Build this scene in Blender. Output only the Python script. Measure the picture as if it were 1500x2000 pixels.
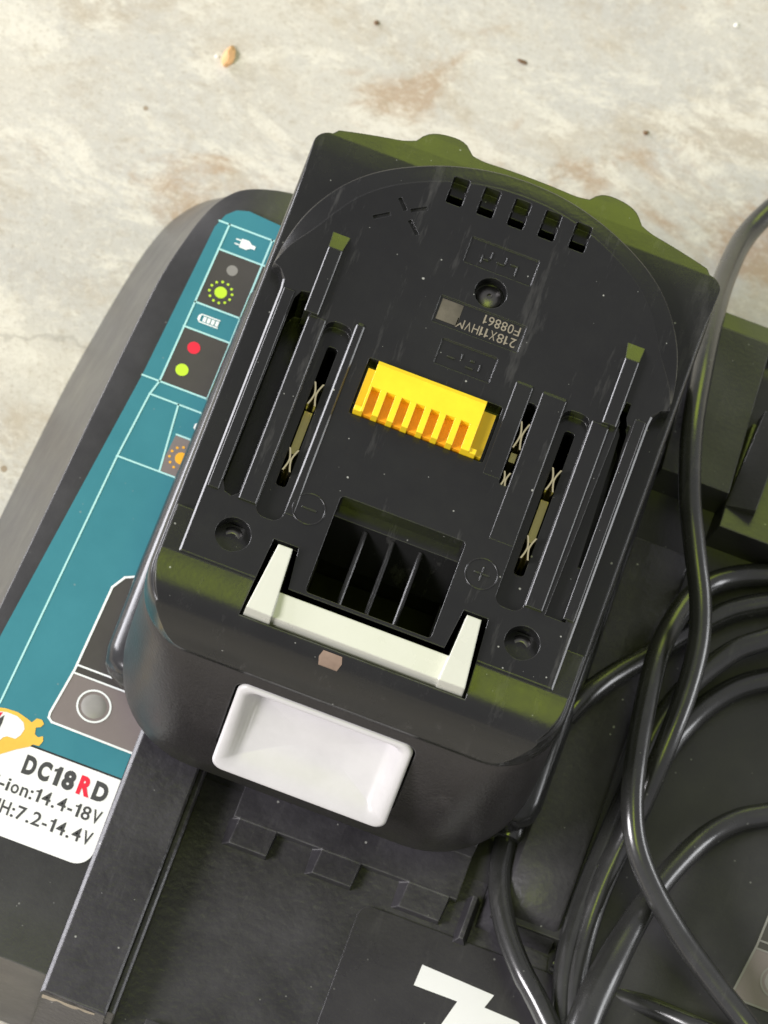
import bpy, bmesh, math, random
from mathutils import Vector, Matrix
random.seed(7)
for o in list(bpy.data.objects): bpy.data.objects.remove(o, do_unlink=True)
SC = bpy.context.scene
COL = SC.collection
MM = 0.001                       # everything below is written in millimetres

# ------------------------------------------------------------------ camera
ELEV, ROLL, DIST = math.radians(68), math.radians(20.6), 1200.0
FPX = 11.36 * DIST               # focal length in pixels of the 1500 x 2000 frame
r0 = Vector((1, 0, 0)); u0 = Vector((0, math.sin(ELEV), math.cos(ELEV))); fw = Vector((0, math.cos(ELEV), -math.sin(ELEV)))
CR = math.cos(ROLL) * r0 + math.sin(ROLL) * u0
CU = -math.sin(ROLL) * r0 + math.cos(ROLL) * u0
CC = Vector((0, 0, 58)) - (fw * FPX + CR * (737.5 - 750) + CU * (1000 - 1149.5)) * (DIST / FPX)
def at(px, py, z):
    """photograph pixel -> point of the place at height z (mm)"""
    r = fw * FPX + CR * (px - 750) + CU * (1000 - py)
    p = CC + r * ((z - CC.z) / r.z)
    return (p.x, p.y, z)
cam_data = bpy.data.cameras.new('camera'); cam = bpy.data.objects.new('camera', cam_data); COL.objects.link(cam)
cam_data.sensor_fit = 'VERTICAL'; cam_data.sensor_height = 24; cam_data.sensor_width = 18
cam_data.lens = 24 * FPX / 2000
cam_data.clip_start = 0.05; cam_data.clip_end = 100
m = Matrix((CR, CU, -fw)).transposed().to_4x4(); m.translation = CC * MM
cam.matrix_world = m
cam_data.dof.use_dof = True; cam_data.dof.focus_distance = 1.195; cam_data.dof.aperture_fstop = 38
SC.camera = cam

# ------------------------------------------------------------------ light
W = bpy.data.worlds.new('World'); SC.world = W; W.use_nodes = True
bg = W.node_tree.nodes['Background']; bg.inputs[0].default_value = (0.96, 0.94, 1.0, 1); bg.inputs[1].default_value = 0.38
def area(name, direction, dist, sx, sy, color, power):
    """sx runs level, sy up the lamp's own slope"""
    d = Vector(direction).normalized()
    xa = Vector((0, 0, 1)).cross(d) if d.z < 0.9 else Vector((1, 0, 0)); ya = d.cross(xa).normalized(); xa = ya.cross(d).normalized()
    l = bpy.data.lights.new(name, 'AREA'); l.shape = 'RECTANGLE'; l.size = sx; l.size_y = sy; l.color = color; l.energy = power
    o = bpy.data.objects.new(name, l); COL.objects.link(o)
    mw = Matrix((xa, ya, d)).transposed().to_4x4(); mw.translation = Vector((0.01, 0.03, 0.03)) + d * dist; o.matrix_world = mw
    return o
def dirn(az, el):
    """azimuth 0 = behind the battery (+y), 90 = right (+x)"""
    a, e = math.radians(az), math.radians(el)
    return (math.sin(a) * math.cos(e), math.cos(a) * math.cos(e), math.sin(e))
area('open_door_light', dirn(236, 37), 2.2, 0.75, 0.75, (1.0, 0.965, 0.985), 56)
area('open_door_low_light', dirn(290, 12), 2.4, 1.1, 0.85, (0.96, 0.95, 1.0), 54)
area('side_opening_light', dirn(72, 14), 2.5, 1.0, 0.8, (0.97, 0.98, 1.0), 18)
area('garden_light_above', (0.03, -0.225, 1.0), 2.4, 0.42, 1.3, (0.78, 1.0, 0.02), 7.4)
area('garden_light_behind', dirn(2, 20), 2.6, 0.9, 1.1, (0.78, 1.0, 0.02), 8.0)
SC.view_settings.view_transform = 'Standard'; SC.view_settings.look = 'None'
SC.view_settings.exposure = 0.10; SC.view_settings.gamma = 1.0; SC.view_settings.use_curve_mapping = False
SC.render.engine = 'CYCLES'; SC.cycles.samples = 160; SC.cycles.use_denoising = True
SC.render.resolution_x = 768; SC.render.resolution_y = 1024
SC.cycles.max_bounces = 8

# ------------------------------------------------------------------ materials
def new_mat(name):
    mt = bpy.data.materials.new(name); mt.use_nodes = True
    nt = mt.node_tree; return mt, nt, nt.nodes['Principled BSDF']
def N(nt, t, **kw):
    n = nt.nodes.new(t)
    for k, v in kw.items(): setattr(n, k, v)
    return n
def plastic(name, color, rough=0.42, grain=900, bump=0.12, bevel=0.22, dust=0.0, mott=0.12, spec=0.5, scuff=0.0, bdist=0.00015, edge=0.0):
    mt, nt, p = new_mat(name); L = nt.links.new
    tc = N(nt, 'ShaderNodeTexCoord')
    n1 = N(nt, 'ShaderNodeTexNoise'); n1.inputs['Scale'].default_value = grain; n1.inputs['Detail'].default_value = 3; L(tc.outputs['Object'], n1.inputs['Vector'])
    n2 = N(nt, 'ShaderNodeTexNoise'); n2.inputs['Scale'].default_value = 60; n2.inputs['Detail'].default_value = 6; n2.inputs['Roughness'].default_value = 0.7; L(tc.outputs['Object'], n2.inputs['Vector'])
    # colour mottling
    mr = N(nt, 'ShaderNodeMapRange'); L(n2.outputs['Fac'], mr.inputs[0]); mr.inputs[1].default_value = 0.3; mr.inputs[2].default_value = 0.7; mr.inputs[3].default_value = 1 - mott; mr.inputs[4].default_value = 1 + mott
    mul = N(nt, 'ShaderNodeVectorMath', operation='SCALE'); mul.inputs[0].default_value = color; L(mr.outputs[0], mul.inputs['Scale'])
    last = mul.outputs[0]
    if dust > 0:
        v = N(nt, 'ShaderNodeTexVoronoi'); v.inputs['Scale'].default_value = 520; v.inputs['Randomness'].default_value = 1; L(tc.outputs['Object'], v.inputs['Vector'])
        wn = N(nt, 'ShaderNodeTexNoise'); wn.inputs['Scale'].default_value = 1500; L(tc.outputs['Object'], wn.inputs['Vector'])
        ad = N(nt, 'ShaderNodeMath', operation='MULTIPLY_ADD'); L(wn.outputs['Fac'], ad.inputs[0]); ad.inputs[1].default_value = 0.12; L(v.outputs['Distance'], ad.inputs[2])
        sep = N(nt, 'ShaderNodeSeparateColor'); L(v.outputs['Color'], sep.inputs[0])
        th = N(nt, 'ShaderNodeMapRange'); L(sep.outputs[0], th.inputs[0]); th.inputs[1].default_value = 0.62; th.inputs[2].default_value = 1.0; th.inputs[3].default_value = 0.0; th.inputs[4].default_value = 0.14
        lt = N(nt, 'ShaderNodeMath', operation='SUBTRACT'); L(th.outputs[0], lt.inputs[0]); L(ad.outputs[0], lt.inputs[1]); lt.use_clamp = False
        # speck where distance is below a random radius
        ad2 = N(nt, 'ShaderNodeMath', operation='ADD'); L(lt.outputs[0], ad2.inputs[0]); ad2.inputs[1].default_value = 0.06
        st = N(nt, 'ShaderNodeMapRange'); L(ad2.outputs[0], st.inputs[0]); st.inputs[1].default_value = 0.0; st.inputs[2].default_value = 0.05; st.inputs[3].default_value = 0; st.inputs[4].default_value = dust
        mx = N(nt, 'ShaderNodeMix', data_type='RGBA'); L(st.outputs[0], mx.inputs[0]); L(last, mx.inputs[6]); mx.inputs[7].default_value = (0.33, 0.33, 0.31, 1)
        last = mx.outputs[2]
    if scuff > 0:
        mp = N(nt, 'ShaderNodeMapping'); mp.inputs['Scale'].default_value = (220, 35, 120); mp.inputs['Rotation'].default_value = (0, 0, 0.3); L(tc.outputs['Object'], mp.inputs[0])
        n3 = N(nt, 'ShaderNodeTexNoise'); n3.inputs['Scale'].default_value = 1.0; n3.inputs['Detail'].default_value = 5; n3.inputs['Roughness'].default_value = 0.75; L(mp.outputs[0], n3.inputs['Vector'])
        sr = N(nt, 'ShaderNodeMapRange'); L(n3.outputs['Fac'], sr.inputs[0]); sr.inputs[1].default_value = 0.58; sr.inputs[2].default_value = 0.8; sr.inputs[3].default_value = 0; sr.inputs[4].default_value = scuff
        mx = N(nt, 'ShaderNodeMix', data_type='RGBA'); L(sr.outputs[0], mx.inputs[0]); L(last, mx.inputs[6]); mx.inputs[7].default_value = (0.16, 0.155, 0.15, 1)
        last = mx.outputs[2]
    bv = None
    if bevel > 0:
        bv = N(nt, 'ShaderNodeBevel'); bv.samples = 4; bv.inputs['Radius'].default_value = bevel * MM
    if bevel > 0 and edge > 0:  # rubbed edges, with a crisp edge highlight painted into the base colour
        ge = N(nt, 'ShaderNodeNewGeometry'); dt = N(nt, 'ShaderNodeVectorMath', operation='DOT_PRODUCT'); L(bv.outputs[0], dt.inputs[0]); L(ge.outputs['Normal'], dt.inputs[1])
        em = N(nt, 'ShaderNodeMapRange'); L(dt.outputs['Value'], em.inputs[0]); em.inputs[1].default_value = 0.985; em.inputs[2].default_value = 0.86; em.inputs[3].default_value = 0; em.inputs[4].default_value = 1
        wn2 = N(nt, 'ShaderNodeTexNoise'); wn2.inputs['Scale'].default_value = 240; wn2.inputs['Detail'].default_value = 4; L(tc.outputs['Object'], wn2.inputs['Vector'])
        wr = N(nt, 'ShaderNodeMapRange'); L(wn2.outputs['Fac'], wr.inputs[0]); wr.inputs[1].default_value = 0.38; wr.inputs[2].default_value = 0.62; wr.inputs[3].default_value = 0.15; wr.inputs[4].default_value = edge
        em2 = N(nt, 'ShaderNodeMath', operation='MULTIPLY'); L(em.outputs[0], em2.inputs[0]); L(wr.outputs[0], em2.inputs[1])
        mx = N(nt, 'ShaderNodeMix', data_type='RGBA'); L(em2.outputs[0], mx.inputs[0]); L(last, mx.inputs[6]); mx.inputs[7].default_value = (0.24, 0.235, 0.245, 1); last = mx.outputs[2]
    L(last, p.inputs['Base Color'])
    rr = N(nt, 'ShaderNodeMapRange'); L(n2.outputs['Fac'], rr.inputs[0]); rr.inputs[1].default_value = 0.3; rr.inputs[2].default_value = 0.7; rr.inputs[3].default_value = max(0.03, rough - 0.07); rr.inputs[4].default_value = rough + 0.07
    L(rr.outputs[0], p.inputs['Roughness'])
    p.inputs['Specular IOR Level'].default_value = spec
    b = N(nt, 'ShaderNodeBump'); b.inputs['Strength'].default_value = bump; b.inputs['Distance'].default_value = bdist; L(n1.outputs['Fac'], b.inputs['Height'])
    if bv: L(bv.outputs[0], b.inputs['Normal'])
    L(b.outputs[0], p.inputs['Normal'])
    return mt
M = {}
M['slide'] = plastic('satin_black_slide_plastic', (0.0120, 0.0120, 0.0122), 0.22, 1400, 0.14, 0.26, dust=0.9, scuff=0.34, edge=0.10)
M['case'] = plastic('smooth_black_case_plastic', (0.0125, 0.0125, 0.0125), 0.25, 1400, 0.10, 0.35, dust=0.6, scuff=0.22, edge=0.35)
M['grain'] = plastic('grained_black_case_plastic', (0.020, 0.018, 0.019), 0.40, 1700, 0.55, 0.5, mott=0.2, scuff=0.14, edge=0.4)
M['deck'] = plastic('grained_charger_plastic', (0.034, 0.033, 0.035), 0.34, 1300, 0.22, 0.4, dust=0.45, mott=0.2, scuff=0.14, edge=0.45)
M['port'] = plastic('coarse_port_plastic', (0.036, 0.034, 0.039), 0.36, 800, 0.8, 0.4, dust=0.8, mott=0.4, scuff=0.25, edge=0.5)
M['smoothdeck'] = plastic('smooth_port_plate_plastic', (0.030, 0.028, 0.032), 0.30, 1500, 0.2, 0.3, dust=0.5, mott=0.25, scuff=0.2, edge=0.4)
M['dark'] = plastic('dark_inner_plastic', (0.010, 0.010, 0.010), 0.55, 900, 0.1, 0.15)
M['latch'] = plastic('cream_latch_plastic', (0.58, 0.58, 0.515), 0.30, 700, 0.05, 0.45, mott=0.04)
M['button'] = plastic('white_button_plastic', (0.56, 0.545, 0.56), 0.33, 800, 0.05, 0.3, mott=0.07)
M['yellow'] = plastic('yellow_connector_plastic', (0.90, 0.62, 0.02), 0.36, 900, 0.08, 0.2, mott=0.12)
M['ochre'] = plastic('ochre_connector_base_plastic', (0.55, 0.36, 0.008), 0.45, 900, 0.06, 0.15, mott=0.1)
M['orange'] = plastic('orange_slot_plastic', (0.80, 0.33, 0.006), 0.5, 900, 0.06, 0.0, mott=0.1)
M['cord'] = plastic('black_cord_rubber', (0.027, 0.027, 0.027), 0.25, 420, 0.16, 0.0, mott=0.25, scuff=0.3, dust=0.3, spec=0.85)
M['teal'] = plastic('teal_label_vinyl', (0.038, 0.20, 0.25), 0.38, 1200, 0.05, 0.0, mott=0.06, dust=0.35)
M['teallight'] = plastic('pale_label_print', (0.42, 0.72, 0.72), 0.45, 1200, 0.03, 0.0, mott=0.03)
M['cell'] = plastic('dark_label_print', (0.060, 0.055, 0.052), 0.42, 1200, 0.05, 0.0, mott=0.1)
M['greycell'] = plastic('grey_button_membrane', (0.20, 0.17, 0.165), 0.40, 1500, 0.10, 0.0, mott=0.06)
M['paper'] = plastic('white_label_vinyl', (0.80, 0.80, 0.80), 0.4, 900, 0.03, 0.0, mott=0.02)
M['ink'] = plastic('dark_grey_ink', (0.055, 0.055, 0.058), 0.5, 900, 0.0, 0.0)
M['red'] = plastic('red_ink', (0.75, 0.02, 0.05), 0.5, 900, 0.0, 0.0)
M['green'] = plastic('lime_green_ink', (0.52, 0.75, 0.04), 0.5, 900, 0.0, 0.0)
M['amber'] = plastic('amber_ink', (0.85, 0.42, 0.03), 0.5, 900, 0.0, 0.0)
M['greydot'] = plastic('grey_ink', (0.24, 0.23, 0.22), 0.5, 900, 0.0, 0.0)
M['whiteink'] = plastic('white_ink', (0.80, 0.83, 0.83), 0.5, 900, 0.0, 0.0)
M['tan'] = plastic('tan_print', (0.22, 0.19, 0.145), 0.5, 3000, 0.1, 0.0, mott=0.35)
M['tan_patch'] = plastic('tan_patch_plastic', (0.24, 0.17, 0.13), 0.4, 700, 0.1, 0.0, mott=0.35)
def metal(name, color, rough):
    mt, nt, p = new_mat(name); p.inputs['Base Color'].default_value = (*color, 1); p.inputs['Metallic'].default_value = 1; p.inputs['Roughness'].default_value = rough
    n1 = N(nt, 'ShaderNodeTexNoise'); n1.inputs['Scale'].default_value = 900
    b = N(nt, 'ShaderNodeBump'); b.inputs['Strength'].default_value = 0.1; b.inputs['Distance'].default_value = 0.0001
    nt.links.new(n1.outputs['Fac'], b.inputs['Height']); nt.links.new(b.outputs[0], p.inputs['Normal']); return mt
M['brass'] = metal('pale_brass_contact', (0.97, 0.86, 0.55), 0.25)
M['dullbrass'] = metal('dull_brass_strip', (0.42, 0.36, 0.19), 0.45)
M['screw'] = metal('blackened_steel_screw', (0.16, 0.155, 0.15), 0.32)

def floor_material():
    mt, nt, p = new_mat('stained_concrete'); L = nt.links.new
    tc = N(nt, 'ShaderNodeTexCoord')
    def noise(scale, detail, rough, dist=0.0, sx=1, sy=1, rot=0):
        mp = N(nt, 'ShaderNodeMapping'); mp.inputs['Scale'].default_value = (sx, sy, 1); mp.inputs['Rotation'].default_value = (0, 0, rot); L(tc.outputs['Object'], mp.inputs[0])
        n = N(nt, 'ShaderNodeTexNoise'); n.inputs['Scale'].default_value = scale; n.inputs['Detail'].default_value = detail; n.inputs['Roughness'].default_value = rough; n.inputs['Distortion'].default_value = dist
        L(mp.outputs[0], n.inputs['Vector']); return n.outputs['Fac']
    def ramp(src, a, b, lo=0.0, hi=1.0):
        r = N(nt, 'ShaderNodeMapRange'); r.interpolation_type = 'SMOOTHSTEP'; L(src, r.inputs[0]); r.inputs[1].default_value = a; r.inputs[2].default_value = b; r.inputs[3].default_value = lo; r.inputs[4].default_value = hi; return r.outputs[0]
    def mix(f, a, b, ca=None):
        x = N(nt, 'ShaderNodeMix', data_type='RGBA'); L(f, x.inputs[0])
        if ca is None: L(a, x.inputs[6])
        else: x.inputs[6].default_value = (*ca, 1)
        x.inputs[7].default_value = (*b, 1); return x.outputs[2]
    R_ = math.radians(-22)
    c = mix(ramp(noise(11, 6, 0.6, 0.5, 1, 1.7, R_), 0.36, 0.66), None, (0.48, 0.465, 0.44), (0.57, 0.535, 0.47))
    c = mix(ramp(noise(34, 9, 0.72, 0.4, 1, 1.6, R_), 0.47, 0.68, 0, 0.7), c, (0.42, 0.35, 0.26))
    c = mix(ramp(noise(19, 8, 0.70, 0.4, 1, 1.4, R_ - 0.5), 0.53, 0.64, 0, 0.8), c, (0.39, 0.275, 0.18))
    c = mix(ramp(noise(40, 9, 0.76, 0.4, 1, 1.8, R_), 0.50, 0.62, 0, 0.8), c, (0.68, 0.645, 0.57))
    c = mix(ramp(noise(190, 9, 0.8, 0.2, 1, 1.4, R_), 0.50, 0.68, 0, 0.42), c, (0.38, 0.32, 0.24))
    c = mix(ramp(noise(480, 6, 0.8, 0, 1, 1.4, R_), 0.48, 0.66, 0, 0.42), c, (0.70, 0.66, 0.58))
    c = mix(ramp(noise(1000, 4, 0.8, 0, 1, 1.2, R_), 0.52, 0.68, 0, 0.45), c, (0.31, 0.26, 0.19))
    # brown blot towards the far right corner
    geo = N(nt, 'ShaderNodeVectorMath', operation='DISTANCE'); mpb = N(nt, 'ShaderNodeMapping'); L(tc.outputs['Object'], mpb.inputs[0]); L(mpb.outputs[0], geo.inputs[0])
    bx, by, _ = at(1320, 25, FLOOR); mpb.inputs['Scale'].default_value = (1, 2.4, 1); mpb.inputs['Location'].default_value = (-bx * MM, -by * MM * 2.4, 0)
    geo.inputs[1].default_value = (0, 0, 0)
    wob = N(nt, 'ShaderNodeMath', operation='MULTIPLY_ADD'); L(noise(60, 6, 0.7), wob.inputs[0]); wob.inputs[1].default_value = 0.022; L(geo.outputs['Value'], wob.inputs[2])
    c = mix(ramp(wob.outputs[0], 0.020, 0.036, 0.8, 0.0), c, (0.37, 0.25, 0.155))
    # fine pits
    v = N(nt, 'ShaderNodeTexVoronoi'); v.inputs['Scale'].default_value = 95; L(tc.outputs['Object'], v.inputs['Vector'])
    sp = N(nt, 'ShaderNodeSeparateColor'); L(v.outputs['Color'], sp.inputs[0])
    rad = ramp(sp.outputs[0], 0.70, 1.0, 0.0, 0.085)
    sb = N(nt, 'ShaderNodeMath', operation='SUBTRACT'); L(rad, sb.inputs[0]); L(v.outputs['Distance'], sb.inputs[1])
    c = mix(ramp(sb.outputs[0], 0.0, 0.03, 0, 0.85), c, (0.27, 0.20, 0.13))
    # one hairline crack left of the charger
    ax, ay, _ = at(100, 665, FLOOR)
    sx = N(nt, 'ShaderNodeSeparateXYZ'); L(tc.outputs['Object'], sx.inputs[0])
    cw = N(nt, 'ShaderNodeMath', operation='MULTIPLY_ADD'); L(noise(70, 5, 0.6), cw.inputs[0]); cw.inputs[1].default_value = 0.012; L(sx.outputs[1], cw.inputs[2])
    cx = N(nt, 'ShaderNodeMath', operation='MULTIPLY_ADD'); L(sx.outputs[0], cx.inputs[0]); cx.inputs[1].default_value = -0.34; L(cw.outputs[0], cx.inputs[2])
    cs = N(nt, 'ShaderNodeMath', operation='SUBTRACT'); L(cx.outputs[0], cs.inputs[0]); cs.inputs[1].default_value = ay * MM - 0.34 * ax * MM + 0.006
    ab = N(nt, 'ShaderNodeMath', operation='ABSOLUTE'); L(cs.outputs[0], ab.inputs[0])
    crack = ramp(ab.outputs[0], 0.0, 0.0007, 1.0, 0.0)
    lim = ramp(sx.outputs[0], (ax + 12) * MM, (ax + 19) * MM, 1.0, 0.0)
    cm = N(nt, 'ShaderNodeMath', operation='MULTIPLY'); L(crack, cm.inputs[0]); L(lim, cm.inputs[1])
    cm2 = N(nt, 'ShaderNodeMath', operation='MULTIPLY'); L(cm.outputs[0], cm2.inputs[0]); cm2.inputs[1].default_value = 0.35
    c = mix(cm2.outputs[0], c, (0.22, 0.20, 0.17))
    L(c, p.inputs['Base Color']); p.inputs['Roughness'].default_value = 0.62
    b = N(nt, 'ShaderNodeBump'); b.inputs['Strength'].default_value = 0.35; b.inputs['Distance'].default_value = 0.0006; L(noise(260, 8, 0.75), b.inputs['Height']); L(b.outputs[0], p.inputs['Normal'])
    return mt
FLOOR = -60.0
M['floor'] = floor_material()

# ------------------------------------------------------------------ mesh helpers (millimetres in, metres out)
class Base:
    x = y = z = 0.0
def empty(name, base, label, cat):
    o = bpy.data.objects.new(name, None); COL.objects.link(o); o.location = Vector(base) * MM; o.empty_display_size = 0.01
    o['label'] = label; o['category'] = cat; o['_'] = 0; del o['_']; return o
def finish(name, verts, faces, mat, parent=None, smooth=35, label=None):
    """verts in world millimetres; one mesh object, local to its thing's base"""
    root = parent
    off = Vector((0, 0, 0))
    while root is not None:
        off += root.location; root = root.parent
    me = bpy.data.meshes.new(name)
    me.from_pydata([(Vector(v) * MM - off)[:] for v in verts], [], faces); me.update()
    bm = bmesh.new(); bm.from_mesh(me); bmesh.ops.recalc_face_normals(bm, faces=bm.faces); bm.to_mesh(me); bm.free()
    return link(name, me, mat, parent, smooth, label)
def link(name, me, mat, parent=None, smooth=35, label=None):
    me.materials.clear(); me.materials.append(mat if not isinstance(mat, str) else M[mat])
    if smooth:
        for p in me.polygons: p.use_smooth = not (p.area > 12e-6 and max(abs(c) for c in p.normal) > 0.9995)
        me.set_sharp_from_angle(angle=math.radians(smooth))
    o = bpy.data.objects.new(name, me); COL.objects.link(o)
    if parent is not None: o.parent = parent
    if label: o['label'] = label
    return o
class MB:
    """collects solid pieces of ONE part"""
    def __init__(s): s.v = []; s.f = []
    def add(s, verts, faces):
        k = len(s.v); s.v += [tuple(v) for v in verts]; s.f += [tuple(i + k for i in f) for f in faces]; return s
    def box(s, x0, x1, y0, y1, z0, z1):
        return s.add([(x0, y0, z0), (x1, y0, z0), (x1, y1, z0), (x0, y1, z0), (x0, y0, z1), (x1, y0, z1), (x1, y1, z1), (x0, y1, z1)],
                     [(0, 3, 2, 1), (4, 5, 6, 7), (0, 1, 5, 4), (1, 2, 6, 5), (2, 3, 7, 6), (3, 0, 4, 7)])
    def prism(s, poly, z0, z1):
        n = len(poly)
        return s.add([(x, y, z0) for x, y in poly] + [(x, y, z1) for x, y in poly],
                     [tuple(range(n - 1, -1, -1)), tuple(range(n, 2 * n))] + [(i, (i + 1) % n, n + (i + 1) % n, n + i) for i in range(n)])
    def hexa(s, bot, top):
        """bottom quad and top quad"""
        return s.add(list(bot) + list(top), [(0, 3, 2, 1), (4, 5, 6, 7), (0, 1, 5, 4), (1, 2, 6, 5), (2, 3, 7, 6), (3, 0, 4, 7)])
    def bar(s, x0, x1, ya, yb, zb, zt, c=0.4):
        """box along y with chamfered upper long edges"""
        q = [(x0, zb), (x1, zb), (x1, zt - 0.75 * c), (x1 - c, zt), (x0 + c, zt), (x0, zt - 0.75 * c)]
        return s.loft([[(x, ya, z) for x, z in q], [(x, yb, z) for x, z in q]])
    def cyl(s, cx, cy, r, z0, z1, n=32, r1=None):
        r1 = r if r1 is None else r1
        a = [(math.cos(2 * math.pi * i / n), math.sin(2 * math.pi * i / n)) for i in range(n)]
        return s.add([(cx + r * c, cy + r * d, z0) for c, d in a] + [(cx + r1 * c, cy + r1 * d, z1) for c, d in a],
                     [tuple(range(n - 1, -1, -1)), tuple(range(n, 2 * n))] + [(i, (i + 1) % n, n + (i + 1) % n, n + i) for i in range(n)])
    def loft(s, rings, cap0=True, cap1=True):
        n = len(rings[0]); v = [p for r in rings for p in r]; f = []
        for k in range(len(rings) - 1):
            for i in range(n):
                j = (i + 1) % n; f.append((k * n + i, k * n + j, (k + 1) * n + j, (k + 1) * n + i))
        if cap0: f.append(tuple(range(n - 1, -1, -1)))
        if cap1: f.append(tuple((len(rings) - 1) * n + i for i in range(n)))
        return s.add(v, f)
    def flat(s, poly, z):
        return s.add([(x, y, z) for x, y in poly], [tuple(range(len(poly)))])
    def strip(s, pts, w, z):
        """flat printed line along pts, each piece a hair above the last"""
        for (a, b) in zip(pts[:-1], pts[1:]):
            s.k = getattr(s, 'k', 0) + 1; z += 0.004 if s.k % 2 else -0.004; z += 0.0006
            d = Vector((b[0] - a[0], b[1] - a[1])); d.normalize(); n = Vector((-d.y, d.x)) * w / 2; e = d * w / 2
            s.flat([(a[0] - e.x - n.x, a[1] - e.y - n.y), (b[0] + e.x - n.x, b[1] + e.y - n.y), (b[0] + e.x + n.x, b[1] + e.y + n.y), (a[0] - e.x + n.x, a[1] - e.y + n.y)], z)
        return s
    def disc(s, cx, cy, r, z, n=28):
        return s.flat([(cx + r * math.cos(2 * math.pi * i / n), cy + r * math.sin(2 * math.pi * i / n)) for i in range(n)], z)
    def ring(s, cx, cy, r, w, z, n=40):
        a = [(math.cos(2 * math.pi * i / n), math.sin(2 * math.pi * i / n)) for i in range(n)]
        return s.add([(cx + (r - w / 2) * c, cy + (r - w / 2) * d, z) for c, d in a] + [(cx + (r + w / 2) * c, cy + (r + w / 2) * d, z) for c, d in a],
                     [(i, (i + 1) % n, n + (i + 1) % n, n + i) for i in range(n)])
    def torus(s, cx, cy, z, r, t, n=40, k=8):
        v = []; f = []
        for i in range(n):
            a = 2 * math.pi * i / n
            for j in range(k):
                b = 2 * math.pi * j / k; q = r + t * math.cos(b); v.append((cx + q * math.cos(a), cy + q * math.sin(a), z + t * math.sin(b)))
        for i in range(n):
            for j in range(k):
                f.append((i * k + j, ((i + 1) % n) * k + j, ((i + 1) % n) * k + (j + 1) % k, i * k + (j + 1) % k))
        return s.add(v, f)
    def build(s, name, mat, parent=None, smooth=35, label=None): return finish(name, s.v, s.f, mat, parent, smooth, label)
def tmp_obj(mb):
    me = bpy.data.meshes.new('tmp'); me.from_pydata(mb.v, [], mb.f); me.update()
    bm = bmesh.new(); bm.from_mesh(me); bmesh.ops.recalc_face_normals(bm, faces=bm.faces); bm.to_mesh(me); bm.free()
    o = bpy.data.objects.new('tmp', me); COL.objects.link(o); return o
def carve(mb, cutters):
    """boolean difference, done in millimetres; returns an MB"""
    o = tmp_obj(mb); cs = []
    for c in cutters:
        k = tmp_obj(c); md = o.modifiers.new('b', 'BOOLEAN'); md.operation = 'DIFFERENCE'; md.solver = 'EXACT'; md.object = k; cs.append(k)
    dg = bpy.context.evaluated_depsgraph_get(); dg.update()
    me = bpy.data.meshes.new_from_object(o.evaluated_get(dg))
    out = MB(); out.v = [v.co[:] for v in me.vertices]; out.f = [tuple(p.vertices) for p in me.polygons]
    for k in cs + [o]:
        d = k.data; bpy.data.objects.remove(k, do_unlink=True); bpy.data.meshes.remove(d)
    bpy.data.meshes.remove(me); return out
def arc(cx, cy, r, a0, a1, n):
    return [(cx + r * math.cos(math.radians(a0 + (a1 - a0) * i / n)), cy + r * math.sin(math.radians(a0 + (a1 - a0) * i / n))) for i in range(n + 1)]
def rrect(x0, x1, y0, y1, r, n=5):
    return arc(x1 - r, y0 + r, r, -90, 0, n) + arc(x1 - r, y1 - r, r, 0, 90, n) + arc(x0 + r, y1 - r, r, 90, 180, n) + arc(x0 + r, y0 + r, r, 180, 270, n)
def inter(P, t):
    """Catmull-Rom through P, t in [0, len-1]"""
    i = min(int(t), len(P) - 2); u = t - i
    a, b, c, d = P[max(i - 1, 0)], P[i], P[i + 1], P[min(i + 2, len(P) - 1)]
    return 0.5 * ((2 * b) + (c - a) * u + (2 * a - 5 * b + 4 * c - d) * u * u + (3 * b - a - 3 * c + d) * u ** 3)
def tube(name, pts, r, mat, parent, sub=7, k=14, rr=None):
    P = [Vector(p) for p in pts]; n = (len(P) - 1) * sub; C = [inter(P, i / sub) for i in range(n + 1)]
    rings = []; up = Vector((0, 0, 1))
    for i, c in enumerate(C):
        t = (C[min(i + 1, n)] - C[max(i - 1, 0)]).normalized(); s = t.cross(up).normalized(); w = s.cross(t)
        q = r if rr is None else rr(i / n)
        rings.append([c + (s * math.cos(2 * math.pi * j / k) + w * math.sin(2 * math.pi * j / k)) * q for j in range(k)])
    mb = MB(); mb.loft(rings); return mb.build(name, mat, parent, 60)
GLYPH = {}
def glyph(ch, bold):
    """outline mesh of one character, unit capital height; a flagged figure one is drawn here"""
    if (ch, bold) in GLYPH: return GLYPH[(ch, bold)]
    if ch == '1':
        w_ = 0.17 + bold * 1.2
        g = ([(0.42 - w_, 0), (0.42, 0), (0.42, 1), (0.42 - w_ * 0.72, 1), (0.42 - w_, 0.86), (0.05, 0.80), (0.05, 0.80 - w_ * 0.6), (0.42 - w_, 0.70)], [(0, 1, 2, 3, 4, 7), (4, 5, 6, 7)])
    else:
        def raw(c):
            cu = bpy.data.curves.new('glyph', 'FONT'); cu.body = c; cu.size = 1; cu.offset = bold; cu.resolution_u = 4
            o = bpy.data.objects.new('tmp_text', cu); COL.objects.link(o)
            dg = bpy.context.evaluated_depsgraph_get(); dg.update(); me = bpy.data.meshes.new_from_object(o.evaluated_get(dg))
            r = ([(v.co.x, v.co.y) for v in me.vertices], [tuple(p.vertices) for p in me.polygons]); bpy.data.objects.remove(o, do_unlink=True); return r
        cap = max(v[1] for v in raw('H')[0]); v, f = raw(ch)
        lo = min(p[1] for p in raw('H')[0])
        g = ([(x, (y_ - lo) / (cap - lo)) for x, y_ in v], f)
    GLYPH[(ch, bold)] = g; return g
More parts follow.
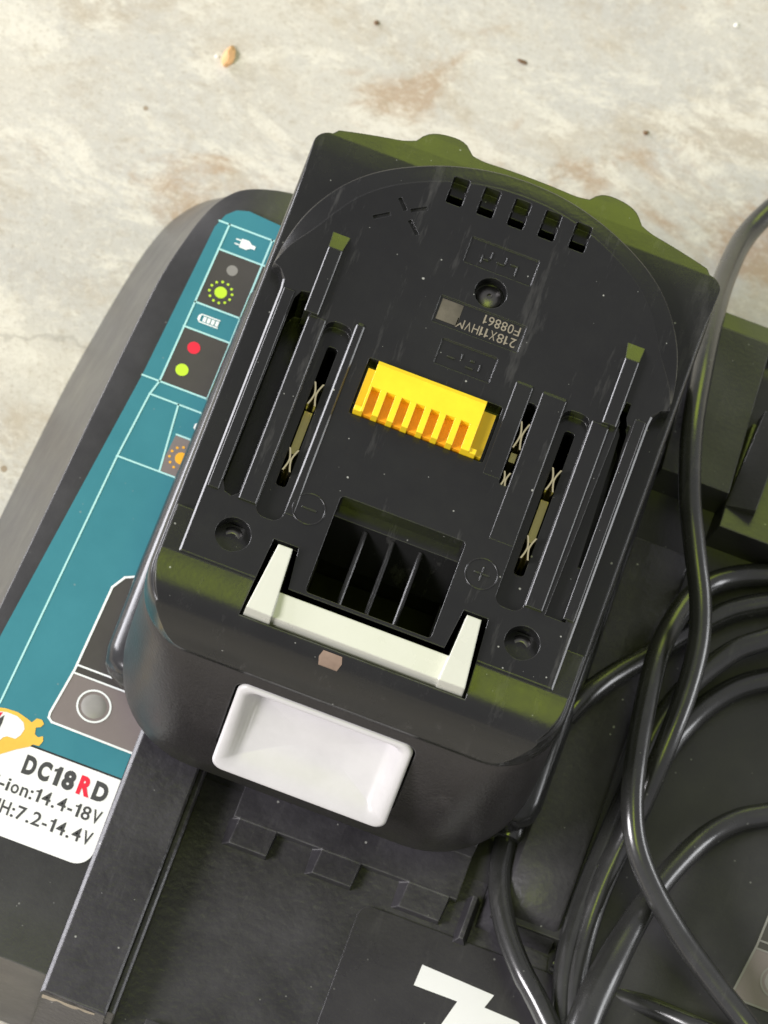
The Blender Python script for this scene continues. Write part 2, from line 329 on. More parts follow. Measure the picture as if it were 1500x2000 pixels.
def text_part(name, body, x0, x1, y, z, cap, mat, parent, flip=False, bold=0.02, narrow='1i:.-', gap=0.22):
    """lettering that fills x0..x1, one flat mesh; flip turns it upside down"""
    ws = [{'1': 0.62, 'i': 0.34, ':': 0.34, '.': 0.34, '-': 0.55, 'M': 1.25, 'n': 0.85, 'o': 0.88}.get(c, 1.0) for c in body]
    unit = (x1 - x0) / (sum(ws) + gap * (len(ws) - 1)); mbx = MB(); x = x0
    for c, w_ in zip(body, ws):
        v, f = glyph(c, bold); a, b_ = min(p[0] for p in v), max(p[0] for p in v); k = w_ * unit / (b_ - a)
        vs = [(x + (p[0] - a) * k, y + p[1] * cap, z) for p in v]
        if flip: vs = [(x0 + x1 - q[0], 2 * y - q[1], z) for q in vs]
        mbx.add(vs, f); x += (w_ + gap) * unit
    return mbx.build(name, mat, parent, 0)

# ------------------------------------------------------------------ setting: concrete floor
mb = MB(); mb.flat([(-2500, -2500), (2500, -2500), (2500, 2500), (-2500, 2500)], FLOOR)
fl = mb.build('floor', 'floor', None, 0); fl['kind'] = 'structure'

# ================================================================== CHARGER
CH = empty('battery_charger', (70, 15, FLOOR), 'wide black two-port battery charger with teal label, lying on the concrete floor', 'charger')
DECK = -3.0
def charger_outline(k):
    """k = 0 deck edge, k = 1 flared foot on the floor"""
    a = [(-66.2, -60), (-62.3, -5.5), (-57.6, 63), (-55.3, 77.5), (-53.6, 84), (-51.8, 87.6), (-49.2, 90.4), (-45, 92.3), (-40, 93.4), (0, 97.6), (43, 99.7), (90, 100.6), (150, 100), (196, 95), (206, 85), (212, 20), (215, -58), (210, -66), (-60, -66)]
    b = [(-77.6, -54), (-73.9, -6), (-69.2, 60), (-67.0, 78), (-65.2, 90), (-63.6, 97.3), (-60.8, 104.2), (-55.5, 110.0), (-46, 113.5), (0, 115), (43, 113), (90, 112), (150, 111), (202, 105), (215, 94), (224, 20), (226, -50), (218, -60), (-68, -59.6)]
    return [(p[0] + (q[0] - p[0]) * k, p[1] + (q[1] - p[1]) * k) for p, q in zip(a, b)]
def inset(poly, d):
    cx, cy = 70, 15
    return [(x + 0.35 * d * (1 if x < cx else -1) * min(1, abs(x - cx) / 60), y + d * (1 if y < cy else -1) * min(1, abs(y - cy) / 30)) for x, y in poly]
def closed_spline(poly, per=5):
    P = [Vector((x, y, 0)) for x, y in poly]; n = len(P); out = []
    for i in range(n):
        for j in range(per):
            u = j / per; a, b, c, d = P[(i - 1) % n], P[i], P[(i + 1) % n], P[(i + 2) % n]
            # chord-limited tangents keep straight runs straight
            l = (c - b).length; t0 = (c - a) * (l / ((c - a).length + 1e-6)) ; t1 = (d - b) * (l / ((d - b).length + 1e-6))
            q = (2 * u ** 3 - 3 * u ** 2 + 1) * b + (u ** 3 - 2 * u ** 2 + u) * t0 + (-2 * u ** 3 + 3 * u ** 2) * c + (u ** 3 - u ** 2) * t1
            out.append((q.x, q.y))
    return out
rings = []
def sst(a, b, x): t = max(0, min(1, (x - a) / (b - a))); return t * t * (3 - 2 * t)
def back_drop(z, y_): return DECK - (DECK - z) * (0.14 + 0.86 * sst(66, 90, y_))
rings.append([(x, y_, FLOOR + 0.2) for x, y_ in closed_spline(charger_outline(1.0))])
for z, d in ((-7.4, 0.0), (-6.9, 0.9), (-5.4, 4.0), (-4.2, 6.6), (-3.4, 8.8), (-3.1, 10.2)):
    rings.append([(x, y_, back_drop(z, y_)) for x, y_ in inset(closed_spline(charger_outline(0.0)), d)])
rings.append([(x, y_, DECK) for x, y_ in inset(closed_spline(charger_outline(0.0)), 11.2)])
hull = MB(); hull.loft(rings)
slot = MB(); slot.prism([(-18.1, -90), (58, -90), (58, -47), (54, -27), (39.5, -27), (39.5, 62), (-18.1, 62)], -8.0, 20)
hull = carve(hull, [slot])
hull.build('housing', 'deck', CH, 24)
# port rails
rl = MB(); q = [(-31.2, FLOOR + 0.3), (-18.3, FLOOR + 0.3), (-18.3, -0.3), (-18.75, 0), (-29.85, 0), (-30.55, -0.55)]
rl.loft([[(x, -71.6 if z < -1 else (-70.9 if z < -0.1 else -70.4), z) for x, z in q], [(x, 45, z) for x, z in q]])
RL = rl.build('port_rail', 'port', CH, 20)
mb = MB(); mb.bar(-18.45, -16.9, -69.6, 45, -8.2, -1.3, 0.45); mb.build('lip', 'port', RL, 20)
mb = MB(); rw = random.Random(4); top_ = [(-30.0 + 0.7 * i, -0.75 - 0.25 * rw.random()) for i in range(15)]; bot_ = [(x, z - 0.35 - 1.5 * rw.random() * (1 - 0.5 * i / 15)) for i, (x, z) in enumerate(top_)]
mb.add([(x, -70.96 + 0.012 * z, z) for x, z in top_] + [(x, -71.06 + 0.012 * z, z) for x, z in bot_], [(i, i + 1, 16 + i, 15 + i) for i in range(14)])
mb.build('worn_edge', plastic('worn_tan_plastic', (0.34, 0.29, 0.22), 0.6, 900, 0.3, 0, mott=0.5), RL, 30, 'scraped tan front edge')
sec = [(37.6, -8.1), (52.6, -8.1), (51.8, -0.5), (51.2, 0), (41.0, 0), (40.3, -0.6)]
rr = MB(); ys = [(50, 0), (-14, 0), (-20, -0.3), (-24, -1.4), (-27, -4.0), (-28.6, -8.15)]
rr.loft([[(x, y, min(z, -8.1 + (z + 8.1) * (8.1 + dz) / 8.1) if z > -8 else z) for x, z in sec] for y, dz in ys])
rr.build('port_rail', 'port', CH, 40)
mb = MB(); mb.prism([(-16.85, -72.5), (56, -72.5), (56, -48), (52, -29), (37.5, -27.5), (37.5, -20), (-16.85, -20)], -8.3, -7.9); mb.build('port_floor', 'port', CH, 20)
# terminal block standing in the port, its notched front edge in view
tb = MB(); z0, z1 = -8.1, -6.0
tb.box(-9.6, 33, -25.6, -17, z0, z1 - 0.02); tb.box(-9.6, 33, -16.99, 58, z0, -0.05)
def tab(x0, x1, yf):
    tb.hexa([(x0 - 0.7, yf - 0.1, z0), (x1, yf - 0.1, z0), (x1 + 0.6, -25.4, z0), (x0 - 0.9, -25.4, z0)], [(x0 + 0.6, yf, z1), (x1 - 0.1, yf, z1), (x1 + 0.2, -25.4, z1), (x0 + 0.9, -25.4, z1)])
tab(-9.4, -1.6, -30.6); tab(6.4, 14.5, -30.4); tab(23.0, 31.4, -30.6); tb.hexa([(34.6, -33, z0), (37.4, -33, z0), (37.4, -24, z0), (34.6, -24, z0)], [(35.6, -32.4, -5.2), (36.4, -32.4, -5.2), (36.4, -24, -5.2), (35.6, -24, -5.2)])
tb.build('terminal_block', 'port', CH, 30)
mb = MB(); mb.prism(rrect(17.2, 57.0, -72, -32.0, 2.4), -8.1, -7.35); mb.build('port_plate', 'smoothdeck', CH, 30)
mb = MB()
mb.flat([at(825, 1884, -7.2)[:2], at(965, 1944, -7.2)[:2], at(946, 1968, -7.2)[:2], at(1012, 1996, -7.2)[:2], at(1080, 2080, -7.2)[:2], at(820, 2060, -7.2)[:2], at(893, 1956, -7.2)[:2], at(808, 1924, -7.2)[:2]], -7.2)
mb.build('white_arrow', 'paper', CH, 0)
mb = MB(); mb.box(-11.4, -2, -74, -67.0, -8.1, -5.4); mb.build('stop_rib', 'port', CH)
# raised pieces at the back, right of the battery
mb = MB(); mb.hexa([(40, 61, -4), (54.6, 61, -4), (53.4, 96.2, -8), (38, 96.2, -8)], [(41, 62, 6.0), (54.0, 62, 6.0), (52.6, 96.0, -1.3), (39, 96.0, -1.3)]); mb.build('rear_block', 'deck', CH)
mb = MB(); mb.hexa([(53.6, 59.5, -4), (60.0, 59.5, -4), (60.4, 82, -4), (55.0, 82, -4)], [(54.2, 60.3, 4.4), (59.7, 60.5, 6.4), (60.0, 81, 5.6), (55.4, 81, 3.6)]); mb.build('rear_block', 'deck', CH)
# crest of the deck that falls away towards the back
mb = MB(); mb.hexa([(53.0, 54.4, -4), (190, 54.4, -4), (190, 81, -4.4), (53.0, 81, -4.4)], [(54.4, 55.4, 5.8), (190, 55.4, 5.8), (190, 80.6, -2.95), (54.4, 80.6, -2.95)]); mb.build('rear_slope', 'deck', CH)
mb = MB(); mb.hexa([(37, 96.05, -9), (190, 96.05, -9), (190, 100.2, -9), (37, 100.2, -9)], [(37, 96.05, -1.6), (190, 96.05, -1.6), (190, 100.0, -3.4), (37, 100.0, -3.4)]); mb.build('rear_slope', 'deck', CH)

# teal label on the left of the deck
Z1, Z2, Z3, Z4 = DECK + 0.10, DECK + 0.14, DECK + 0.18, DECK + 0.22
lab = MB(); lab.prism([(-61.6, -27.5), (-30.7, -27.5), (-30.7, 84.0), (-40, 84.4), (-46.4, 84.9), (-48.6, 84.2), (-50.2, 82.6), (-51.3, 79.6), (-53.75, 46.8), (-60.2, -10)], DECK + 0.02, Z1)
LB = lab.build('teal_label', 'teal', CH, 0)
def cell(pts, mat, name='printed_cell', z=Z2, parent=None):
    m_ = MB(); m_.flat(pts, z); return m_.build(name, mat, parent or LB, 0)
xl = lambda y: -48.9 - (81 - y) * 0.046 if y > 49 else -51.0 - (46.8 - y) * 0.1
cell([(xl(75.6), 75.6), (-40.65, 75.7), (-40.9, 64.2), (xl(64), 64.1)], 'cell'); cell([(xl(58.8), 58.8), (-40.9, 58.7), (-41.2, 46.9), (xl(49.2), 46.9)], 'cell')
cell([(-40.6, 75.6), (-32, 75.6), (-32, 64.2), (-40.85, 64.2)], 'cell'); cell([(-40.85, 58.7), (-32, 58.7), (-32, 46.9), (-41.15, 46.9)], 'cell')
cell([(-44.0, 38.2), (-34, 38.2), (-34, 30.2), (-44.7, 30.2)], 'greycell')
ln = MB(); w = 0.34
for y, a, b in ((81.0, -50.9, -33), (75.65, xl(75.6), -33), (64.1, xl(64), -33), (58.8, xl(58.8), -33), (46.85, -53.7, -33), (43.85, -51.2, -33), (30.2, -52.6, -33), (38.2, -43.9, -33)):
    ln.strip([(a, y), (b, y)], w, Z3)
ln.strip([(xl(81), 81), (xl(49.1), 46.9), (-51.2, 43.8), (-52.55, 30.2), at(0, 1372, Z3)[:2]], w, Z3)
ln.strip([(-40.5, 81), (-41.05, 46.9)], w, Z3); ln.strip([(-45.6, 43.8), (-44.4, 30.2)], w, Z3)
ln.build('printed_lines', 'teallight', LB, 0)
def dot(cx, cy, r, mat): m_ = MB(); m_.disc(cx, cy, r, Z3); return m_.build('printed_dot', mat, LB, 0)
def sun(cx, cy, r, mat):
    m_ = MB(); m_.disc(cx, cy, r, Z3)
    for i in range(12):
        a = math.radians(30 * i + 10); m_.disc(cx + 1.85 * r * math.cos(a), cy + 1.85 * r * math.sin(a), 0.26, Z3, 10)
    return m_.build('printed_flash_symbol', mat, LB, 0)
dot(-45.35, 72.5, 1.05, 'greydot'); sun(-45.85, 67.6, 1.15, 'green'); dot(-46.75, 55.4, 1.2, 'red'); dot(-47.3, 50.5, 1.2, 'green'); sun(-41.5, 34.1, 1.2, 'amber')
pg = MB(); cx, cy = -44.9, 78.3                                            # plug symbol
pg.flat([(cx - 0.9, cy - 0.9), (cx + 0.5, cy - 0.95), (cx + 1.2, cy - 0.4), (cx + 2.0, cy - 0.35), (cx + 2.0, cy + 0.35), (cx + 1.2, cy + 0.4), (cx + 0.5, cy + 0.95), (cx - 0.9, cy + 0.9)], Z3)
pg.flat([(cx - 1.9, cy + 0.35), (cx - 0.8, cy + 0.35), (cx - 0.8, cy + 0.6), (cx - 1.9, cy + 0.6)], Z3); pg.flat([(cx - 1.9, cy - 0.6), (cx - 0.8, cy - 0.6), (cx - 0.8, cy - 0.35), (cx - 1.9, cy - 0.35)], Z3)
pg.build('printed_plug_symbol', 'whiteink', LB, 0)
def battery_symbol(cx, cy):
    m_ = MB(); m_.flat([(cx - 1.9, cy - 0.4), (cx - 1.4, cy - 0.9), (cx - 1.4, cy + 0.9), (cx - 1.9, cy + 0.4)], Z3); m_.flat([(cx - 1.4, cy + 0.65), (cx + 2.2, cy + 0.65), (cx + 2.2, cy + 0.9), (cx - 1.4, cy + 0.9)], Z3)
    m_.flat([(cx - 1.4, cy - 0.9), (cx + 2.2, cy - 0.9), (cx + 2.2, cy - 0.65), (cx - 1.4, cy - 0.65)], Z3)
    for i in range(4): m_.flat([(cx - 0.9 + i * 0.8, cy - 0.5), (cx - 0.3 + i * 0.8, cy - 0.5), (cx - 0.3 + i * 0.8, cy + 0.5), (cx - 0.9 + i * 0.8, cy + 0.5)], Z3)
    return m_.build('printed_battery_symbol', 'whiteink', LB, 0)
battery_symbol(-46.2, 61.45); battery_symbol(-37.6, 61.4); battery_symbol(-39.6, 41.0)
def panel(dx, dy, name, parent):
    out = [(-40.0 + dx, 10.2 + dy), (-43.2 + dx, 8.6 + dy), (-44.7 + dx, 6.0 + dy), (-45.6 + dx, -11.3 + dy), (-46.9 + dx, -20.6 + dy), (-46.8 + dx, -21.6 + dy), (-46.0 + dx, -22.2 + dy), (-29.9 + dx, -22.4 + dy)]
    a = MB(); a.flat([(-29.9 + dx, 10.2 + dy)] + out[:4] + [(-45.5 + dx, -10.4 + dy), (-29.9 + dx, -10.4 + dy)], Z2); P = a.build(name, 'cell', parent, 0)
    b = MB(); b.flat([(-29.9 + dx, -11.9 + dy), (-45.7 + dx, -11.9 + dy)] + out[4:], Z2); b.build('button_membrane', 'greycell', P, 0)
    c = MB(); c.flat([(-29.9 + dx, -10.4 + dy), (-45.5 + dx, -10.4 + dy), (-45.7 + dx, -11.9 + dy), (-29.9 + dx, -11.9 + dy)], Z2 - 0.005); c.build('printed_cell', 'cell', P, 0)
    l = MB(); l.strip([(-29.9 + dx, 10.3 + dy)] + out, 0.42, Z4); l.strip([(-45.5 + dx, -10.3 + dy), (-29.9 + dx, -10.3 + dy)], 0.36, Z4); l.strip([(-45.7 + dx, -11.9 + dy), (-29.9 + dx, -11.9 + dy)], 0.36, Z4)
    l.ring(-40 + dx, -16.6 + dy, 3.0, 0.36, Z4); l.build('printed_lines', 'whiteink' if dx == 0 else 'greydot', P, 0)
    d = MB(); n = 32; d.loft([[(-40 + dx + r * math.cos(2 * math.pi * i / n), -16.6 + dy + r * math.sin(2 * math.pi * i / n), Z2 + h) for i in range(n)] for r, h in ((2.3, 0.0), (1.9, 0.14), (1.2, 0.22), (0.3, 0.24))], False, True)
    d.build('push_button', plastic('pale_grey_membrane', (0.27, 0.26, 0.25), 0.4, 900, 0.1, 0), P, 60)
panel(0, 0, 'button_panel', LB)
panel(131.9, -3.4, 'button_panel', CH)
WL = MB(); WL.prism([(-64, -45.6)] + arc(-33.9, -42.3, 3.3, -90, 0, 8) + [(-30.7, -27.9), (-63, -27.9)], DECK + 0.02, Z2); WLO = WL.build('white_label', 'paper', CH, 0)
def px_poly(pts, z): return [at(x, y_, z)[:2] for x, y_ in pts]
EM = MB(); EM.flat(px_poly([(-60, 1388), (-20, 1380), (10, 1383), (35, 1391), (54, 1404), (62, 1411), (72, 1403), (82, 1406), (86, 1414), (80, 1420), (70, 1421), (68, 1434), (74, 1440), (84, 1438), (84, 1448), (76, 1457), (64, 1454), (58, 1458), (30, 1464), (0, 1473), (-40, 1490), (-90, 1480), (-100, 1420)], Z3), Z3)
EMO = EM.build('emblem', plastic('gold_ink', (0.80, 0.50, 0.08), 0.4, 900, 0.02, 0, mott=0.12), WLO, 0)
e_ = MB(); e_.flat(px_poly([(-50, 1400), (-10, 1388), (14, 1391), (34, 1399), (46, 1411), (48, 1424), (40, 1436), (30, 1443), (14, 1438), (6, 1440), (-2, 1447), (-40, 1445)], Z4), Z4); e_.build('emblem_field', 'paper', EMO, 0)
e_ = MB(); e_.flat(px_poly([(-30, 1392), (6, 1391), (-4, 1404), (-30, 1412)], Z4 + 0.04), Z4 + 0.04); e_.build('emblem_red', 'red', EMO, 0)
e_ = MB(); e_.flat(px_poly([(-30, 1414), (-4, 1405), (9, 1396), (4, 1412), (-2, 1424), (-30, 1430)], Z4 + 0.04), Z4 + 0.04); e_.build('emblem_dark', 'ink', EMO, 0)
text_part('lettering', 'DC18', -47.9, -38.25, -33.2, Z3, 3.7, 'ink', WLO, False, 0.055)
text_part('lettering', 'R', -37.5, -35.0, -33.2, Z3, 3.7, 'red', WLO, False, 0.055)
text_part('lettering', 'D', -34.65, -32.0, -33.2, Z3, 3.7, 'ink', WLO, False, 0.055)
text_part('lettering', 'Li-ion:14.4-18V', -53.6, -31.6, -37.3, Z3, 2.6, 'ink', WLO, False, 0.014)
text_part('lettering', 'Ni-MH:7.2-14.4V', -55.6, -31.8, -41.6, Z3, 2.6, 'ink', WLO, False, 0.014)

# ================================================================== BATTERY
BT = empty('battery_pack', (0, 30, 0), 'black slide-in battery pack with yellow connector and white release button, resting on the charger', 'battery')
def boss(x):
    h = 0
    for c in (-16.4, 16.2):
        d = abs(x - c) / 4.9
        h = max(h, 3.9 * (1 - min(1, d) ** 2.6) ** 0.5 if d < 1 else 0, 1.5 * max(0, 1 - (d - 0.75) / 1.0) ** 2 if d > 0.75 else 0)
    return h
def outline(xh, yf, rf, yb, rb, sag=6.5):
    p = [(-xh + rf + (2 * xh - 2 * rf) * i / 10, yf) for i in range(10)]
    p += arc(xh - rf, yf + rf, rf, -90, 0, 14)
    yc = yb - sag * (xh / 38) ** 2
    p += [(xh, yf + rf + (yc - rb - yf - rf) * i / 6) for i in range(1, 6)]
    p += arc(xh - rb, yc - rb, rb, 0, 84, 6)
    x1 = p[-1][0]
    p += [(x, yb - sag * (x / 38) ** 2 + boss(x)) for x in [x1 - 2 * x1 * i / 90 for i in range(1, 90)]]
    p += [(-x, y) for x, y in reversed(arc(xh - rb, yc - rb, rb, 0, 84, 6))]
    p += [(-xh, yc - rb - (yc - rb - yf - rf) * i / 6) for i in range(1, 6)]
    p += [(-x, y) for x, y in reversed(arc(xh - rf, yf + rf, rf, -90, 0, 14))][:-1]
    return p
def rings_of(spec): return [[(x, y, z) for x, y in outline(xh, yf, rf, yb, rb)] for z, xh, yf, rf, yb, rb in spec]
low = MB(); low.loft(rings_of([(0, 31, -13.5, 14, 79, 3), (0.8, 34.6, -18.6, 15, 81.5, 3.5), (3.5, 37.0, -22.6, 17, 84, 3.5), (8, 38.1, -24.5, 18, 85, 3.5), (14, 38.5, -25.0, 18, 85.4, 3.5), (20, 38.5, -24.4, 17.4, 85.5, 3.5),
                              (28, 38.35, -22.7, 15.8, 85.5, 3.5), (36, 38.2, -20.4, 13.4, 85.5, 3.5), (41, 38.0, -18.9, 11.8, 85.5, 3.5), (43.3, 37.8, -18.1, 11, 85.4, 3.5), (44.4, 37.2, -17.5, 10.6, 85.1, 3.5)]))
LOW = low
up = MB(); up.loft(rings_of([(43.9, 37.9, -18.0, 10.8, 86.4, 3), (45.5, 38.25, -18.1, 10.8, 86.8, 3), (47.6, 38.35, -18.1, 10.8, 87, 3), (50.5, 38.35, -18.1, 10.8, 87, 3), (52.6, 38.3, -18.1, 10.8, 87, 3), (53.4, 38.1, -18.1, 10.7, 87, 3), (53.85, 37.8, -18.1, 10.6, 87, 3), (54.05, 37.4, -18.1, 10.6, 87, 3), (60, 37.2, -18.1, 10.6, 87, 3)]))
# the front slope: one curve across the whole width, then the shoulder ramp down to the flange
q = [(-40, 43.0), (-18.6, 44.2), (-17.9, 45.6), (-17.45, 47.2), (-17.0, 48.9), (-16.5, 50.4), (-15.95, 51.7), (-15.4, 52.7), (-14.75, 53.8), (-14.1, 54.7), (-13.35, 55.45), (-12.5, 56.05), (-11.6, 56.5), (-10.6, 56.9), (-9.6, 57.22), (-8.6, 57.48), (-7.6, 57.7), (-6.6, 57.88), (2.6, 55.6), (3.2, 53.98), (66, 53.98), (71, 53.75), (76, 53.1), (80, 52.15), (84, 50.75), (88, 48.95), (92, 46.9), (120, 46.9), (120, 90), (-40, 90)]; n = len(q)
ramp_cut = MB(); ramp_cut.add([(-60, y_, z) for y_, z in q] + [(60, y_, z) for y_, z in q], [tuple(range(n)), tuple(range(2 * n - 1, n - 1, -1))] + [(i, n + i, n + (i + 1) % n, (i + 1) % n) for i in range(n)])
# slide plate: straight sides, arched back with a sloping lip
ARC = [(37.0, 50.5), (36.6, 54.9), (35.3, 60.6), (33.3, 65.3), (30.3, 69.9), (26.6, 73.6), (22.2, 76.6), (16.5, 79.4), (10.8, 81.3), (5.2, 82.4), (0, 82.7)]
def slide_ring(z, yf, f, xi=0):
    g_ = [1 - (1 - f) * sst(49, 64, y) for x, y in ARC]; a = [(x * k, 46 + (y - 46) * k) for k, (x, y) in zip(g_, ARC)]
    P = [Vector((x, y, 0)) for x, y in a]; full = [inter(P, i / 4) for i in range(4 * (len(P) - 1) + 1)]
    right = [(34.3 - xi, yf), (34.3 - xi, 5), (34.3 - xi, 25), (34.3 - xi, 46.5), (34.5 - xi, 48.2), (35.4, 49.8)] + [(v.x, v.y) for v in full]
    left = [(-x, y) for x, y in reversed(right[:-1])]
    fr = [(-34.3 + xi + 2 * (34.3 - xi) * i / 12, yf) for i in range(1, 12)]
    return [(x, y, z) for x, y in right + left + fr]
sl = MB(); sl.loft([slide_ring(z, yf, f, xi) for z, yf, f, xi in ((46.0, -6.2, 0.985, 0), (54.2, -6.2, 1.0, 0), (56.7, -6.2, 1.0, 0), (57.0, -6.2, 0.993, 0), (57.35, -6.2, 0.96, 0), (57.72, -6.2, 0.928, 0.0), (57.88, -6.15, 0.908, 0.22), (58, -5.95, 0.903, 0.38))])
deep, shallow = MB(), MB()
deep.prism([(-31.6, 9), (-30.6, 7.0), (-29.2, 6.6), (-28.1, 7.6), (-28.0, 46), (-28.4, 47.6), (-30.6, 47.2), (-31.4, 45.5)], 46, 70)       # left guide groove
deep.prism([(31.2, 17.5), (32.5, 17.5), (32.3, 30), (31.4, 41), (31.3, 44), (30.2, 46.3), (30.2, 49.0), (29.2, 49.0), (29.0, 46.0), (30.2, 43.5), (30.4, 40)], 46, 70)   # right guide slit
deep.prism([(31.4, 26), (32.8, 27.5), (32.8, 31), (32.32, 32), (32.2, 26.5)], 46.5, 70) if False else None
deep.prism(rrect(-22.9, -21.0, 12.4, 40.2, 0.6, 3), 47, 70); deep.prism(rrect(21.0, 22.9, 12.4, 41.0, 0.6, 3), 47, 70); deep.prism(rrect(13.2, 14.9, 26.2, 42.6, 0.5, 3), 47, 70)
deep.prism(rrect(-11.5, 11.5, -5.2, 13.8, 0.7, 3), 40, 70)                                                   # grille opening
deep.prism([(-20.7, -12.6), (20.7, -12.6), (19.7, 1.9), (15.2, 1.9), (14.3, -5.9), (-14.3, -5.9), (-15.2, 1.9), (-19.7, 1.9)], 49.5, 70)   # latch notch
VX = [-11.2 + 5.75 * i for i in range(5)]
for x in VX: deep.prism(rrect(x - 1.55, x + 1.45, 72.9, 75.7, 0.35, 2), 46.5, 70)
shallow.prism(rrect(-24.6, -19.7, 5.0, 44.0, 1.8, 5), 55.6, 70); shallow.prism(rrect(19.5, 24.6, 5.0, 44.0, 1.8, 5), 55.6, 70)
shallow.prism([(28.6, 6.3), (32.4, 6.3), (32.6, 30), (31.4, 45), (29.4, 45)], 56.2, 70)
for x in (-26.55, 26.55): shallow.cyl(x, 0, 2.85, 54.6, 59, 40, 3.2)
shallow.cyl(0.4, 59.5, 2.75, 55.2, 59, 36, 2.9)
for x in VX: shallow.prism(rrect(x - 1.55, x + 1.45, 75.69, 78.4, 0.35, 2), 55.0, 70)
shallow.prism(rrect(-15.4, 9.4, 28.8, 39.9, 0.3, 2), 54.4, 70)
shallow.prism(rrect(-6.1, 6.5, 63.4, 68.5, 0.2, 2), 57.7, 70); shallow.prism(rrect(-7.6, 8.4, 50.6, 55.9, 0.2, 2), 57.7, 70); shallow.prism(rrect(-4.7, 5.6, 43.3, 48.3, 0.2, 2), 57.7, 70)
def slit(ax, ay, bx, by, w=0.35):
    d = Vector((bx - ax, by - ay)).normalized(); n = Vector((-d.y, d.x)) * w
    shallow.prism([(ax - n.x, ay - n.y), (bx - n.x, by - n.y), (bx + n.x, by + n.y), (ax + n.x, ay + n.y)], 57.4, 70)
slit(-23.6, 65.2, -21.0, 67.0); slit(-17.8, 68.9, -15.2, 70.5); slit(-20.4, 70.5, -18.7, 68.6); slit(-17.4, 67.1, -15.3, 65.0)
carve(up, [ramp_cut, deep]).build('upper_case', 'case', BT, 15)
SLO = carve(sl, [deep, shallow]).build('slide_plate', 'slide', BT, 16)
# glossy rib low on the left flank and its twin on the right
for s in (-1, 1):
    b = MB(); prof = [(37.0, 1.6), (39.4, 1.8), (40.9, 3.0), (41.4, 5.0), (41.0, 7.2), (39.8, 8.6), (37.0, 9.4)]
    ysr = [(-13.4, 0.15), (-12.6, 0.6), (-11.0, 0.9), (-8, 1.0), (10, 1.0), (66, 0.85)]
    b.loft([[(s * (37.0 + (x - 37.0) * k - (1 - k) * 2.0), y, z) for x, z in prof] for y, k in ysr]); b.build('side_rib', plastic('glossy_black_plastic', (0.022, 0.022, 0.023), 0.2, 900, 0.03, 0.3), BT, 50)
# guide rails
for s in (-1, 1):
    r = MB()
    def q(x): return s * x
    def hx(xa, xb, ya, yb, zb, zfa, zfb):
        a, b_ = sorted((q(xa), q(xb))); r.hexa([(a, ya, zb), (b_, ya, zb), (b_, yb, zb), (a, yb, zb)], [(a, ya, zfa), (b_, ya, zfa), (b_, yb, zfb), (a, yb, zfb)])
    a, b_ = sorted((q(24.75), q(27.95))); r.bar(a, b_, 6.6, 43.4, 53, 58.4, 0.2); a, b_ = sorted((q(26.4), q(29.0))); r.bar(a, b_, 43.41, 56.4, 53, 59.4, 0.22)
    a, b_ = sorted((q(26.4), q(29.0))); a2, b2 = sorted((q(25.9), q(29.2)))
    r.hexa([(a, 56.4, 55), (b_, 56.4, 55), (b2, 60.6, 55), (a2, 60.6, 55)], [(a, 56.4, 59.4), (b_, 56.4, 59.4), (b2, 60.0, 57.95), (a2, 60.0, 57.95)])
    r.build('guide_rail', 'slide', BT, 20)
    r = MB(); a, b_ = sorted((q(31.7), q(33.7))); r.bar(a, b_, 6.8, 46.6, 55, 58.35, 0.14); r.build('edge_strip', 'slide', BT, 25)
# guard walls beside the terminals
def guard(x0, x1, ya, yb, h, c=0.16):
    r = MB(); z_ = 55.5
    def sec(zt, k): return [(x0, z_), (x1, z_), (x1, zt - 0.75 * c * k), (x1 - c * k, zt), (x0 + c * k, zt), (x0, zt - 0.75 * c * k)]
    r.loft([[(x, y_, z) for x, z in sec(zt, k)] for y_, zt, k in ((ya, 58.02, 0.3), (ya + 9, h, 1), (yb - 0.6, h, 1), (yb, h - 0.4, 1))]); r.build('guard_wall', 'slide', BT, 22)
guard(-19.65, -18.0, 7, 45.4, 58.4, 0.32); guard(10.0, 13.15, 27, 45.8, 58.35); guard(14.95, 19.45, 16, 45.6, 58.4)
# terminals: pairs of brass spring leaves
def contact(cx, cy, mat='brass', ln_=4.4, z1=57.2, sp=0.52):
    b = MB(); th = 0.15
    for s in (-1, 1):
        pts = []
        for i in range(13):
            t = -1 + 2 * i / 12
            pts.append((cx + s * (0.14 + sp * (abs(t) ** 1.5) * (1.0 if t < 0 else 1.25)), cy + t * ln_ / 2))
        left = [(x - th, y) for x, y in pts]; right = [(x + th, y) for x, y in reversed(pts)]
        b.prism(left + right, 48, z1)
    return b.build('contact', mat, BT, 40)
contact(-21.95, 30.2); contact(-21.95, 17.0); contact(21.95, 30.8); contact(21.95, 17.2); contact(14.05, 36.4, ln_=5.2, z1=57.4, sp=0.5); contact(14.05, 27.6, ln_=3.0, z1=57.4, sp=0.32)
for s in (-1, 1):
    b = MB(); b.box(s * 21.95 - 0.7, s * 21.95 + 0.7, 19.4, 27.8, 47.5, 54.2); b.build('contact_strip', 'dullbrass', BT)
b = MB(); b.box(13.5, 14.6, 31.4, 33.2, 47.5, 56.4); b.build('contact_strip', 'dullbrass', BT)
